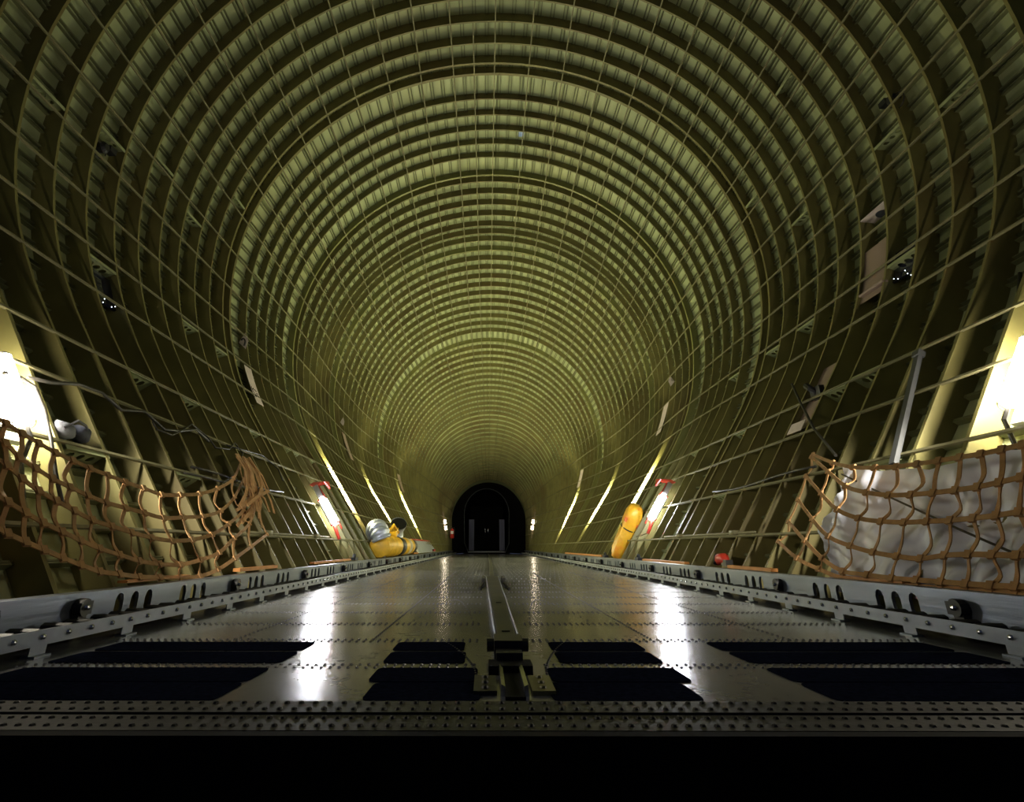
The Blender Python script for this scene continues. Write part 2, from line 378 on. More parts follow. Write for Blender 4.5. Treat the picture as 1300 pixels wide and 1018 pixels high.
# ------------------------------------------------------------------ side rails
def slot_plate(mb, x0, x1, ya, yb, z0, z1, slots):
    """plate between x0 and x1 (thickness), along y, with obround slots (yc, zc, half width, half height)"""
    cuts = [(s[0] - s[2], s[0] + s[2], s) for s in slots if ya < s[0] < yb]
    cur = ya
    def solid(a, b, l, h):
        mb.add([(x, y, z) for x in (x0, x1) for y in (a, b) for z in (l, h)], [(0, 1, 3, 2), (4, 6, 7, 5), (0, 4, 5, 1), (2, 3, 7, 6), (0, 2, 6, 4), (1, 5, 7, 3)])
    for a, b, (yc, zc, hw, hh) in cuts:
        solid(cur, a, z0, z1); n = 8
        for i in range(n):
            p, q = a + (b - a) * i / n, a + (b - a) * (i + 1) / n
            def ext(y): return (hh - hw) + math.sqrt(max(0, hw * hw - (y - yc) ** 2))
            ep, eq = ext(p), ext(q)
            for sgn, ze in ((1, z1), (-1, z0)):
                mb.add([(x, y, z) for x in (x0, x1) for y, z in ((p, zc + sgn * ep), (p, ze), (q, ze), (q, zc + sgn * eq))],
                       [(0, 1, 2, 3), (7, 6, 5, 4), (0, 3, 7, 4), (1, 5, 6, 2)])
        cur = b
    solid(cur, yb, z0, z1)
def linked(src, loc, parent, name=None):
    c = src.copy(); C.objects.link(c); c.parent = parent; c.matrix_parent_inverse = parent.matrix_world.inverted(); c.location = loc; return c
def side_rail(sg, label):
    root = empty('side_rail', (sg * 1.83, 1.4, 0), label, 'cargo rail', 'slotted cargo rails along the floor')
    y0, y1, P0 = 1.35, 29.8, 3.95; per = 1.475
    slots = []; knobs = []; k = -2
    while P0 + k * per < y1:
        b = P0 + k * per; knobs.append(b)
        for d in (0.30, 0.415, 0.53, 0.86, 0.975, 1.09): slots.append((b + d - 0.02, 0.102, 0.030, 0.050))
        k += 1
    slots = [s for s in slots if y0 + 0.1 < s[0] < y1 - 0.1]
    RH = 0.170 if sg < 0 else 0.180; mb = MB(); xi = 1.815
    slot_plate(mb, sg * xi, sg * (xi + 0.016), y0, 6.9, 0.03, RH, slots)
    slot_plate(mb, sg * xi, sg * (xi + 0.016), 6.905, y1, 0.03, RH, slots)
    mb.box((sg * 1.855, (y0 + y1) / 2, RH - 0.005), (0.078, y1 - y0, 0.012)); mb.box((sg * 1.79, (y0 + y1) / 2, 0.028), (0.12, y1 - y0, 0.01))
    mb.build('slotted_beam', M['alu'], root)
    mb = MB(); mb.box((sg * 1.672, (y0 + y1) / 2, 0.058), (0.007, y1 - y0, 0.05)); mb.box((sg * 1.70, (y0 + y1) / 2, 0.036), (0.06, y1 - y0, 0.006))
    mb.build('bolt_bar', M['alu_bar'], root)
    mb = MB(); y = y0                                          # black roller train lying between bar and beam
    mb.box((sg * 1.745, (y0 + y1) / 2, 0.048), (0.11, y1 - y0, 0.02))
    while y < 14:
        mb.tube([(sg * 1.69, y, 0.060), (sg * 1.795, y, 0.060)], 0.024, 8); y += 0.115 if int(y * 10) % 3 else 0.16
    mb.build('roller_train', M['black'], root, label='black rollers lying in the channel')
    foot = None; y = 1.62
    while y < y1:
        if foot is None:
            mb = MB(); mb.box((0, 0, 0.018), (0.006, 0.075, 0.036)); mb.box((-sg * 0.0, 0, 0.003), (0.05, 0.075, 0.006))
            foot = mb.build('foot', M['alu_bar'], root); foot.matrix_parent_inverse = root.matrix_world.inverted(); foot.location = (sg * 1.672, y, 0)
        else: linked(foot, (sg * 1.672, y, 0), root)
        y += 0.498
    mb = MB(); mb.dome((0, 0, 0), 0.0105, 0.011, 8, '-x' if sg > 0 else 'x')
    bolt = mb.build('bolt', M['steel'], root); y = 1.5; n = 0; bolt.location = (sg * 1.6685, y, 0.06)
    rest = MB()
    while y < y1:
        y += 0.1245; n += 1
        if n < 95: linked(bolt, (sg * 1.6685, y, 0.06), root)
        else: rest.dome((sg * 1.6685, y, 0.06), 0.0105, 0.011, 6, '-x' if sg > 0 else 'x')
    rest.build('bolt', M['steel'], root, kind='stuff')
    mb = MB(); ax = -sg
    mb.tube([(0, 0, 0), (ax * 0.035, 0, 0)], 0.034, 12); mb.box((0, 0.045, -0.005), (0.03, 0.05, 0.05)); mb.box((ax * 0.012, 0, -0.04), (0.03, 0.05, 0.03))
    kn = mb.build('roller_latch', M['black'], root)
    mb = MB(); mb.dome((ax * 0.035, 0, 0), 0.013, 0.016, 8, '-x' if sg > 0 else 'x'); pn = mb.build('pin', M['steel'], kn)
    for i, y in enumerate(knobs):
        if i == 0: kn.location = (sg * 1.81, max(y, 1.45), 0.118)
        elif y < y1 - 0.2:
            c = linked(kn, (sg * 1.81, y, 0.118), root); d = pn.copy(); C.objects.link(d); d.parent = c
    return root
side_rail(-1, 'long slotted grey metal rail along the left edge of the floor')
side_rail(1, 'long slotted grey metal rail along the right edge of the floor')

# orange strips lying on the ledge behind the rails
for sg, side in ((-1, 'left'), (1, 'right')):
    for a, b, h, wh in ((2.9, 3.5, 0.012, 'nearest, beside the cargo net'), (4.2, 4.95, 0.022, 'second nearest of its row'), (6.0, 7.6, 0.02, 'beside the caged lamp'), ((14.3, 15.1, 0.03, 'beyond the yellow duct') if sg < 0 else (10.3, 15.0, 0.03, 'beyond the yellow bag'))):
        mb = MB(); mb.box((sg * 1.91, (a + b) / 2, 0.184 + h / 2), (0.05, b - a, h))
        for yy in (a + 0.05, b - 0.05): mb.dome((sg * 1.91, yy, 0.184 + h), 0.008, 0.004)
        tag(mb.build('orange_strip', M['orange']), 'orange strip on the ledge behind the %s rail, %s' % (side, wh), 'strip', 'orange strips behind the rails')
    for y, lab in ((7.75, 'small dark cleat on the %s rail near the caged lamp'), (9.9, 'small dark cleat farther along the %s rail')):
        mb = MB(); mb.box((sg * 1.88, y, 0.20), (0.07, 0.16, 0.035)); mb.tube([(sg * 1.88, y - 0.05, 0.21), (sg * 1.88, y - 0.02, 0.25), (sg * 1.88, y + 0.03, 0.25), (sg * 1.88, y + 0.06, 0.21)], 0.014, 8)
        tag(mb.build('cleat', M['gear']), lab % side, 'cleat')

# ------------------------------------------------------------------ centre guide rail
gr = empty('centre_guide_rail', (-0.06, 2, 0), 'dark steel guide rail down the centre of the floor with a forked near end', 'guide rail')
mb = MB(); gx = -0.062
prof = [(-0.042, 0.0), (-0.042, 0.052), (-0.034, 0.06), (0.034, 0.06), (0.042, 0.052), (0.042, 0.0)]
def taper(y): return interp(y, [2.1, 6.3, 12], [0.92, 1.55, 1.0]), interp(y, [2.1, 6.3, 6.4, 12, 29], [gx, -0.072, -0.06, -0.04, -0.02])
mb.loft([[(taper(y)[1] + a * taper(y)[0], y, b) for a, b in prof] for y in (2.16, 3, 4, 5, 6.3)])
mb.build('cover_channel', M['guide'], gr)
mb = MB(); mb.loft([[(taper(y)[1] + a * 0.7, y, b * 0.5) for a, b in prof] for y in (6.32, 12, 20, 29)]); mb.build('far_track', M['guide'], gr)
mb = MB()
for s in (-1, 1): mb.tube([(gx + s * 0.041, 2.16, 0.058), (-0.072 + s * 0.065, 6.3, 0.058)], 0.003, 6)
mb.build('edge_bead', M['alu_bar'], gr)
mb = MB(); mb.box((gx, 2.08, 0.033), (0.092, 0.15, 0.066)); mb.box((gx, 1.965, 0.022), (0.082, 0.08, 0.044)); mb.tube([(gx - 0.07, 2.1, 0.04), (gx + 0.07, 2.1, 0.04)], 0.02, 10)
mb.build('latch_block', M['black'], gr)
mb = MB(); mb.box((gx, 1.89, 0.012), (0.13, 0.10, 0.024)); mb.box((gx, 1.71, 0.004), (0.05, 0.30, 0.008)); mb.build('slot_bed', M['dark'], gr)
for s in (-1, 1):
    mb = MB(); mb.loft([[(gx + s * (0.030 + q) , y, z) for q, z in ((-0.006, 0), (-0.006, 0.022), (0.004, 0.026), (0.006, 0))] for y, q0 in ((1.60, 0), (1.74, 0), (1.86, 0))])
    mb.build('fork_arm', M['steel'], gr)
    mb = MB(); mb.box((gx + s * 0.075, 1.70, 0.005), (0.06, 0.18, 0.01))
    for y in (1.64, 1.70, 1.76): mb.dome((gx + s * 0.075, y, 0.01), 0.010, 0.007)
    mb.build('mounting_plate', M['rib'] if s > 0 else M['guide'], gr)
    mb = MB(); mb.box((gx + s * 0.10, 6.1, 0.03), (0.03, 0.5, 0.06)); mb.tube([(gx + s * 0.10, 5.8, 0.02), (gx + s * 0.13, 5.2, 0.012)], 0.012, 6); mb.build('side_clip', M['guide'], gr)
for y, z in ((3.35, 0.061), (2.26, 0.061)):
    mb = MB(); mb.box((taper(y)[1], y, z), (0.03, 0.02, 0.006)); mb.build('slot_plug', M['black'], gr)

# ------------------------------------------------------------------ tail bulkhead, arch and doors
def arch(hw, zs, zb, n=20):
    """outline of an arch: bottom-left, up, round, down"""
    return [(-hw * 0.80, zb), (-hw * 0.97, zb + 0.45)] + [(-hw * math.cos(math.pi * i / n), zs + (hw * 1.1) * math.sin(math.pi * i / n)) for i in range(n + 1)] + [(hw * 0.97, zb + 0.45), (hw * 0.80, zb)]
AX = -0.10
A1 = [(x + AX, z) for x, z in arch(1.19, 1.95, 0.06)]
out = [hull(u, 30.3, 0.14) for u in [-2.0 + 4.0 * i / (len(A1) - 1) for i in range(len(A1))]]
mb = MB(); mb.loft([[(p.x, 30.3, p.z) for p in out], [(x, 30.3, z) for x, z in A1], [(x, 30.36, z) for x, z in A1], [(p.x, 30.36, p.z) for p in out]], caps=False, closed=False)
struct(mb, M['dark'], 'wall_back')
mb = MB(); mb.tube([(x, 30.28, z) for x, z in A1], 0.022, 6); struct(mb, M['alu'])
mb = MB(); mb.loft([[(x, 30.36, z) for x, z in A1], [(x, 33.0, z) for x, z in A1]], caps=False, closed=False); mb.box((AX, 33.02, 1.6), (2.6, 0.03, 3.4)); mb.box((AX, 31.6, -0.02), (2.6, 2.8, 0.04)); struct(mb, M['dark'])  # recess behind the arch, its darkness put into the colour
mb = MB(); mb.box((AX, 30.27, 0.10), (1.9, 0.03, 0.06)); struct(mb, M['alu_bar'])
for s, dn in ((-1, 'door_1'), (1, 'door_2')):
    d = MB(); d.box((AX + s * 0.46, 31.2, 1.25), (0.88, 0.04, 2.3)); dd = struct(d, M['dark'], dn)
    c = MB(); n = 14; cx = AX + s * 0.82
    c.loft([[(cx - 0.14 + 0.28 * i / n, 31.12 + 0.02 * (i % 2), z) for i in range(n + 1)] for z in (0.16, 0.9, 1.72)], caps=False, closed=False)
    c.box((cx, 31.16, 0.95), (0.28, 0.02, 1.55)); c.build('pale_panel', M['curtain'], dd, label='blue-grey pleated panel')
    h = MB(); h.tube([(AX + s * 0.08, 31.16, 1.0), (AX + s * 0.08, 31.12, 1.05), (AX + s * 0.08, 31.12, 1.25), (AX + s * 0.08, 31.16, 1.3)], 0.014, 6); h.build('door_handle', M['steel'], dd)

# ------------------------------------------------------------------ lamps
def frame_at(u, y):
    """matrix columns: along hull y, down the wall, outward"""
    n = hull_n(u, y); dn = Vector((0, 1, 0)).cross(n) * (1 if u < 0 else -1)
    if dn.z > 0: dn = -dn
    return dn, n
def bar_lamp(y, z_hi, z_lo, sg, off, r, tube_m, label, case=True):
    ua, ub = u_of_z(z_hi, y) * sg, u_of_z(z_lo, y) * sg
    a, b = hull(ua, y, off), hull(ub, y, off); root = empty('tube_lamp', (a + b) / 2, label, 'lamp', 'tube lamps between the ribs')
    t = (b - a).normalized()
    mb = MB(); mb.tube([a + (b - a) * i / 4 for i in range(5)], r, 10); mb.build('tube', tube_m, root, label='glowing tube')
    dn, n = frame_at((ua + ub) / 2, y); R = Matrix((dn, Vector((0, 1, 0)), n)).transposed()
    mb = MB(); mb.box((a + b) / 2 + n * (r + 0.018), ((b - a).length + 0.08, 0.09, 0.02), R); mb.build('backplate', M['lamp_case'], root)
    for e, s in ((a, -1), (b, 1)):
        mb = MB(); mb.tube([e + t * s * 0.002, e + t * s * 0.04], r * 1.25, 10); mb.build('end_cap', M['black'], root)
    return root
for sg, sd, ks in ((-1, 'left', (9, 19.5, 30)), (1, 'right', (10, 20.5, 31))):
    for i, (k, z1, z0) in enumerate(zip(ks, (1.72, 1.74, 1.80), (1.04, 1.04, 1.0))):
        d = interp(rk(k), [9, 28], [1, .62])
        bar_lamp(rk(k) - 0.2, z1, z0, sg, 0.078 * d, 0.020, M['tube_strip'],
                 'glowing tube lamp between ribs of the %s wall, %s of three' % (sd, ('nearest', 'middle', 'farthest')[i]))
# big work lamps near the open end
for sg, sd, z1, z0 in ((-1, 'left', 1.27, 0.93), (1, 'right', 1.36, 1.02)):
    y = 2.70; ua, ub = u_of_z(z1, y) * sg, u_of_z(z0, y) * sg; a, b = hull(ua, y, -0.01), hull(ub, y, -0.01); mid = (a + b) / 2
    root = empty('work_lamp', mid, 'brightest work lamp between the ribs at the %s edge, above the cargo net' % sd, 'lamp')
    mb = MB(); mb.tube([a, mid, b], 0.042, 14); mb.build('bulb', M['tube_near'], root, smooth=True)
    dn, n = frame_at((ua + ub) / 2, y); t = (b - a).normalized(); X = n.cross(t)
    R = Matrix((t, X, n)).transposed()
    mb = MB(); mb.box(mid + n * 0.10, ((b - a).length + 0.1, 0.16, 0.03), R); mb.build('backplate', M['lamp_case'], root)
    mb = MB()
    for f in (-0.02, 0.33, 0.66, 1.02):
        c = a + (b - a) * f
        mb.tube([c + X * 0.06 * math.cos(q) - n * 0.06 * math.sin(q) + n * 0.02 for q in [math.pi * j / 8 for j in range(9)]], 0.004, 5)
    mb.tube([a - n * 0.04, b - n * 0.04], 0.004, 5)
    mb.build('wire_guard', M['steel'], root)

    ld = bpy.data.lights.new('work_lamp_beam', 'SPOT'); ld.energy = W_FLOOD; ld.spot_size = math.radians(85); ld.spot_blend = 1.0; ld.shadow_soft_size = 0.04; ld.color = (1.0, 0.93, 0.78)
    lo = bpy.data.objects.new('work_lamp_beam', ld); C.objects.link(lo); p0 = mid - n * 0.17 + Vector((0, 0.05, 0)); lo.location = p0
    lo.rotation_euler = (Vector((-sg * 1.6, 8.5, -0.7)) - p0).to_track_quat('-Z', 'Y').to_euler()
    mb = MB(); mb.tube([b + t * 0.02, b + t * 0.10, b + t * 0.2 + n * 0.08, b + t * 0.45 + n * 0.14], 0.012, 6); mb.build('flex', M['cable'], root)

# caged red-framed lamps farther in
def caged(sg, y, zt, zb, label):
    dy = 0.0
    a = hull(u_of_z(zt, y) * sg, y, -0.10); b = hull(u_of_z(zb, y) * sg, y, -0.10); t = (b - a).normalized()
    n = hull_n(sg, y); X = Vector((0, 1, 0)); R = Matrix((t, X, n)).transposed(); mid = (a + b) / 2; L = (b - a).length
    root = empty('caged_lamp', mid, label, 'lamp')
    la, lb = a + t * 0.20, b - t * 0.10
    mb = MB()
    for s in (-1, 1): mb.tube([la + X * s * 0.046, (la + lb) / 2 + X * s * 0.046, lb + X * s * 0.046], 0.040, 10)
    mb.build('tube', M['tube_caged'], root, smooth=True, label='glowing white twin tube')
    mb = MB(); mb.box((la + lb) / 2 + n * 0.045, ((lb - la).length + 0.02, 0.18, 0.02), R); mb.build('reflector', M['white'], root)
    mb = MB()
    for s in (0,): mb.tube([a + X * 0.0 - n * 0.035, b - n * 0.035], 0.010, 6)
    for c, s in ((lb, 1), (la, -1)):
        mb.tube([c + X * 0.10 + n * 0.05, c + X * 0.09 - n * 0.03, c - n * 0.04, c - X * 0.09 - n * 0.03, c - X * 0.10 + n * 0.05], 0.010, 6)
    mb.tube([lb + n * 0.03, b + t * 0.02 + n * 0.05, b + t * 0.10 + n * 0.06], 0.022, 8)
    mb.build('cage', M['red'], root, label='red wire cage')
    mb = MB(); mb.box(a + t * 0.08 + n * 0.0, (0.18, 0.13, 0.06), R); mb.build('junction_box', M['lamp_case'], root)
    mb = MB(); h0 = a - t * 0.05; mb.loft([[h0 + X * 0.1 - n * 0.02, h0 - X * 0.1 - n * 0.02, h0 - X * 0.1 + n * 0.05, h0 + X * 0.1 + n * 0.05], [h0 + X * 0.34 - n * 0.10, h0 + X * 0.30 - n * 0.12, h0 + X * 0.30 - n * 0.05, h0 + X * 0.34 - n * 0.03]])
    mb.loft([[h0 + X * 0.36 - n * 0.12, h0 + X * 0.2 - n * 0.10, h0 + X * 0.2 - n * 0.08, h0 + X * 0.36 - n * 0.10], [h0 + X * 0.33 + t * 0.10 - n * 0.10, h0 + X * 0.30 + t * 0.10 - n * 0.10, h0 + X * 0.30 + t * 0.10 - n * 0.08, h0 + X * 0.33 + t * 0.10 - n * 0.08]])
    mb.build('hood', M['red'], root, label='red sheet hood')
    mb = MB(); mb.tube([b + t * 0.10 + n * 0.05, b + t * 0.12 + X * 0.3 + n * 0.06, b + t * 0.12 + X * 0.62 + n * 0.07], 0.008, 6); mb.build('support_bar', M['rod'], root)
    return root
caged(-1, 7.72, 1.06, 0.50, 'caged twin-tube lamp with a red hood on the left wall')
caged(1, 8.15, 1.14, 0.58, 'caged twin-tube lamp with a red hood on the right wall, above the yellow bag')

# little lamps at the tail
for sg, sd, x in ((-1, 'left', 0), (1, 'right', 0)):
    y = 26.3; root = empty('small_lamp', hull(u_of_z(1.25, y) * sg, y, 0), 'small two-bulb lamp low on the %s wall by the dark tail end' % sd, 'lamp')
    for z in (1.40, 1.14):
        mb = MB(); p, q = hull(u_of_z(z + 0.08, y) * sg, y, -0.05), hull(u_of_z(z - 0.08, y) * sg, y, -0.05); mb.tube([p, q], 0.055, 10); mb.build('bulb', M['tube_small'], root)
    mb = MB(); p, q = hull(u_of_z(1.85, y) * sg, y, -0.01), hull(u_of_z(0.7, y) * sg, y, -0.01); mb.tube([p, q], 0.035, 8); mb.build('conduit', M['pink'], root)

# fire extinguisher
e = Vector((-1.76, 27.6, 0.72)); K = 0.75; root = empty('fire_extinguisher', e, 'red fire extinguisher hanging on the left wall by the dark tail end', 'fire extinguisher')
mb = MB()
prof = [(0, 0.0), (0.10, 0.0), (0.125, 0.03), (0.125, 0.46), (0.10, 0.53), (0.04, 0.57), (0.03, 0.60)]
mb.loft([[e + Vector((r * math.cos(q), r * math.sin(q), z)) * K for q in [2 * math.pi * j / 14 for j in range(14)]] for r, z in prof[1:]]); mb.build('cylinder', M['red'], root, smooth=True)
mb = MB(); mb.loft([[e + Vector((0.127 * math.cos(q), 0.127 * math.sin(q), z)) * K for q in [-2.4 + 1.7 * j / 8 for j in range(9)]] for z in (0.26, 0.44)], caps=False, closed=False); mb.build('paper_label', M['white'], root)
mb = MB(); mb.box(e + Vector((0, -0.03, 0.64)) * K, (0.05, 0.14, 0.03)); mb.tube([e + Vector((0.03, 0, 0.61)) * K, e + Vector((0.12, -0.03, 0.66)) * K, e + Vector((0.17, -0.05, 0.5)) * K, e + Vector((0.15, -0.06, 0.25)) * K], 0.016, 6); mb.build('valve_and_hose', M['black'], root)

# ------------------------------------------------------------------ cargo nets
NET_L=[[(-2.203,2.132,0.877),(-2.191,2.206,0.859),(-2.177,2.282,0.838),(-2.158,2.355,0.809),(-2.14,2.436,0.782),(-2.121,2.523,0.754),(-2.106,2.624,0.733),(-2.091,2.732,0.71),(-2.079,2.856,0.692),(-2.066,2.991,0.672),(-2.054,3.142,0.655),(-2.041,3.308,0.635),(-2.053,3.536,0.653),(-2.098,3.858,0.688),(-2.206,4.328,0.769),(-2.359,4.907,0.909),(-2.581,5.502,1.147)],[(-2.156,2.107,0.807),(-2.137,2.173,0.779),(-2.116,2.239,0.747),(-2.082,2.289,0.697),(-2.058,2.36,0.662),(-2.034,2.437,0.627),(-2.016,2.532,0.6),(-1.998,2.635,0.573),(-1.982,2.752,0.549),(-1.972,2.891,0.534),(-1.961,3.045,0.518),(-1.949,3.214,0.5),(-1.959,3.441,0.515),(-1.996,3.752,0.537),(-2.09,4.197,0.598),(-2.244,4.733,0.74),(-2.448,5.316,0.95)],[(-2.096,2.074,0.718),(-2.075,2.139,0.687),(-2.052,2.206,0.653),(-2.021,2.263,0.607),(-1.993,2.33,0.566),(-1.971,2.414,0.532),(-1.947,2.503,0.497),(-1.923,2.6,0.462),(-1.908,2.724,0.439),(-1.891,2.859,0.415),(-1.89,3.036,0.394),(-1.89,3.239,0.381),(-1.89,3.46,0.389),(-1.919,3.761,0.424),(-2.03,4.225,0.508),(-2.178,4.795,0.642),(-2.38,5.337,0.851)],[(-1.998,2.02,0.572),(-1.976,2.083,0.541),(-1.954,2.149,0.508),(-1.931,2.219,0.473),(-1.907,2.293,0.438),(-1.89,2.385,0.407),(-1.89,2.51,0.374),(-1.89,2.647,0.341),(-1.89,2.803,0.313),(-1.89,2.973,0.282),(-1.89,3.166,0.263),(-1.89,3.381,0.254),(-1.89,3.61,0.275),(-1.89,3.845,0.315),(-1.963,4.205,0.409),(-2.102,4.768,0.529),(-2.292,5.317,0.72)],[(-1.919,1.977,0.456),(-1.898,2.035,0.426),(-1.89,2.112,0.395),(-1.89,2.208,0.367),(-1.89,2.312,0.338),(-1.89,2.426,0.307),(-1.89,2.549,0.275),(-1.89,2.686,0.244),(-1.89,2.836,0.227),(-1.89,3.005,0.207),(-1.89,3.192,0.196),(-1.89,3.402,0.185),(-1.89,3.639,0.181),(-1.89,3.868,0.212),(-1.89,4.097,0.275),(-1.982,4.577,0.352),(-2.112,5.218,0.455)]]
NET_R=[[(1.985,1.994,0.733),(1.983,2.073,0.729),(1.98,2.157,0.725),(1.977,2.249,0.72),(1.975,2.349,0.718),(1.977,2.461,0.721),(1.98,2.585,0.724),(1.982,2.72,0.728),(1.988,2.873,0.736),(2.0,3.051,0.754),(2.093,3.368,0.799),(2.279,3.854,0.895),(2.512,4.455,1.045)],[(1.905,1.96,0.615),(1.899,2.037,0.605),(1.892,2.119,0.595),(1.89,2.214,0.586),(1.89,2.319,0.579),(1.89,2.434,0.577),(1.89,2.559,0.577),(1.89,2.697,0.581),(1.891,2.847,0.592),(1.911,3.037,0.622),(2.019,3.37,0.689),(2.24,3.863,0.836),(2.5,4.463,1.028)],[(1.89,1.994,0.489),(1.89,2.08,0.481),(1.89,2.174,0.473),(1.89,2.276,0.465),(1.89,2.388,0.46),(1.89,2.51,0.457),(1.89,2.643,0.458),(1.89,2.789,0.46),(1.89,2.95,0.471),(1.89,3.122,0.495),(1.928,3.354,0.554),(2.14,3.835,0.688),(2.395,4.414,0.872)],[(1.89,2.058,0.324),(1.89,2.148,0.321),(1.89,2.245,0.319),(1.89,2.351,0.32),(1.89,2.467,0.32),(1.89,2.598,0.314),(1.89,2.746,0.298),(1.89,2.899,0.306),(1.89,3.069,0.323),(1.89,3.249,0.355),(1.89,3.436,0.408),(2.027,3.805,0.522),(2.271,4.37,0.689)],[(1.89,2.097,0.227),(1.89,2.192,0.215),(1.89,2.295,0.208),(1.89,2.406,0.205),(1.89,2.527,0.204),(1.89,2.662,0.204),(1.89,2.81,0.204),(1.89,2.978,0.204),(1.89,3.164,0.211),(1.89,3.372,0.221),(1.89,3.548,0.287),(1.937,3.784,0.389),(2.161,4.364,0.528)],[(1.89,2.107,0.2),(1.89,2.201,0.193),(1.89,2.304,0.188),(1.89,2.416,0.184),(1.89,2.538,0.181),(1.89,2.673,0.179),(1.89,2.824,0.176),(1.89,2.992,0.175),(1.89,3.18,0.179),(1.89,3.393,0.184),(1.89,3.606,0.224),(1.89,3.836,0.281),(2.067,4.386,0.388)]]
TARP_TOP=[(2.208,2.193,0.758),(2.205,2.367,0.753),(2.209,2.514,0.76),(2.201,2.67,0.748),(2.187,2.732,0.726),(2.191,2.835,0.733),(2.184,2.91,0.723),(2.207,3.071,0.756),(2.215,3.304,0.768),(2.232,3.503,0.794),(2.27,3.738,0.849)]
TARP_EDGE=[(2.27,3.738,0.849),(2.202,3.709,0.748),(2.137,3.648,0.653),(2.077,3.625,0.564),(2.071,3.803,0.555),(2.015,3.719,0.473),(1.944,3.602,0.368),(1.89,3.568,0.278),(1.89,3.587,0.207),(1.89,3.565,0.182)]
CABLE_1=[(-2.65,2.845,1.215),(-2.666,3.029,1.238),(-2.712,3.296,1.306),(-2.716,3.525,1.312),(-2.661,3.68,1.231),(-2.707,4.009,1.298),(-2.639,4.195,1.198),(-2.668,4.465,1.24),(-2.723,4.805,1.322),(-2.674,4.98,1.248)]
CABLE_2=[(-2.654,4.047,1.228),(-2.616,4.065,1.172),(-2.615,4.273,1.17),(-2.671,4.504,1.254),(-2.745,4.762,1.362),(-2.69,5.001,1.281),(-2.636,5.041,1.202),(-2.666,5.388,1.245),(-2.738,5.639,1.351),(-2.676,5.722,1.259),(-2.503,5.283,1.004),(-2.411,4.835,0.869),(-2.415,4.49,0.875),(-2.409,4.177,0.867)]
CABLE_3=[(-2.698,5.394,1.284),(-2.719,5.905,1.314),(-2.735,6.38,1.337),(-2.663,6.733,1.231),(-2.564,6.671,1.085)]
CABLE_4=[(-2.602,2.645,1.18),(-2.606,2.748,1.186),(-2.59,2.844,1.161),(-2.502,2.847,1.031),(-2.398,2.813,0.878),(-2.271,2.749,0.691),(-2.169,2.716,0.539)]
CABLE_5=[(3.303,3.117,1.987),(3.165,3.058,1.78),(3.095,3.064,1.676)]
POLE=[(3.081,5.506,1.938),(2.884,5.1,1.648),(2.628,4.55,1.27),(2.382,3.926,0.907)]
POST=[(2.9,3.603,1.602),(2.37,3.406,0.819)]

def wall_nrm(sg): return lambda p: (sg * 0.83, 0, -0.56)
def cargo_net(rows, sg, label, skip=0, jit=0.02):
    root = empty('cargo_net', (sg * 1.95, 3.5, 0.2), label, 'cargo net', 'webbing nets along the hull walls')
    rnd = random.Random(5 + sg); n = len(rows[0]); nr = wall_nrm(sg)
    def dense(P, m=3):
        o = []
        for i in range(len(P) - 1):
            p0, p1, p2, p3 = [Vector(P[max(0, min(len(P) - 1, i + d))]) for d in (-1, 0, 1, 2)]
            for j in range(m):
                t = j / m; o.append(0.5 * ((2 * p1) + (p2 - p0) * t + (2 * p0 - 5 * p1 + 4 * p2 - p3) * t * t + (3 * p1 - p0 - 3 * p2 + p3) * t ** 3))
        return o + [Vector(P[-1])]
    for r in rows:
        mb = MB(); mb.ribbon(dense(r), nr, 0.024, 0.004)
        for c in range(skip, n): mb.box(r[c], (0.012, 0.034, 0.036), Matrix.Rotation(sg * 0.6, 3, 'Y'))
        mb.build('lengthwise_strap', M['strap'], root)
    for c in range(skip, n):
        P = []
        for i in range(len(rows)):
            P.append(Vector(rows[i][c]))
            if i < len(rows) - 1:
                a, b = Vector(rows[i][c]), Vector(rows[i + 1][c]); P.append((a + b) / 2 + Vector((0, rnd.uniform(-1, 1) * jit, 0)) + Vector(nr(a)) * rnd.uniform(0, 0.03))
        
        mb = MB(); D = dense(P, 4); mb.ribbon([p + Vector(nr(p)) * 0.005 for p in D], nr, 0.023, 0.004)
        mb.build('cross_strap', M['strap'], root)
    return root
cargo_net(NET_L, -1, 'long sagging tan webbing net along the left wall, bunched at its far end')
# loose tail of the left net
root = cargo_net(NET_R, 1, 'tan webbing net on the right wall, hanging in front of the white tarpaulin')
mb = MB(); rnd = random.Random(3)
for i in range(16):
    a = Vector((-2.47, 5.25, 1.14)) + Vector((rnd.uniform(-.03, .03), rnd.uniform(-.12, .12), rnd.uniform(-.03, .03)))
    b = a + Vector((0.18, rnd.uniform(-.25, .15), -0.28)); c = Vector((-2.13 + rnd.uniform(-.04, .06), 5.0 + rnd.uniform(-.5, .25), 0.50 + rnd.uniform(0, .2)))
    mb.ribbon([a, (a + b) / 2 + Vector((.02, .03, 0)), b, (b + c) / 2 + Vector((.03, rnd.uniform(-.08, .08), 0)), c], (-0.83, 0.2, -0.56), 0.028, 0.004)
tag(mb.build('strap_bundle', M['strap']), 'bunched bundle of loose tan straps hanging at the far end of the left net', 'strap')
mb = MB(); mb.tube(POLE[:-1] + [(2.42, 4.02, 0.97)], 0.012, 6); tag(mb.build('tension_strap', M['cable']), 'dark slanting tension strap running up the right wall from the net corner', 'strap')
mb = MB(); p, q = Vector(POST[0]), Vector(POST[1]); t = (q - p).normalized(); nn = Vector((.83, 0, -.56)); X = t.cross(nn).normalized(); R = Matrix((t, X, nn)).transposed()
mb.box((p + q) / 2, ((q - p).length, 0.045, 0.03), R); mb.box(p, (0.05, 0.06, 0.05), R); tag(mb.build('post', M['post']), 'slim grey metal post leaning on the right wall above the tarpaulin', 'post')

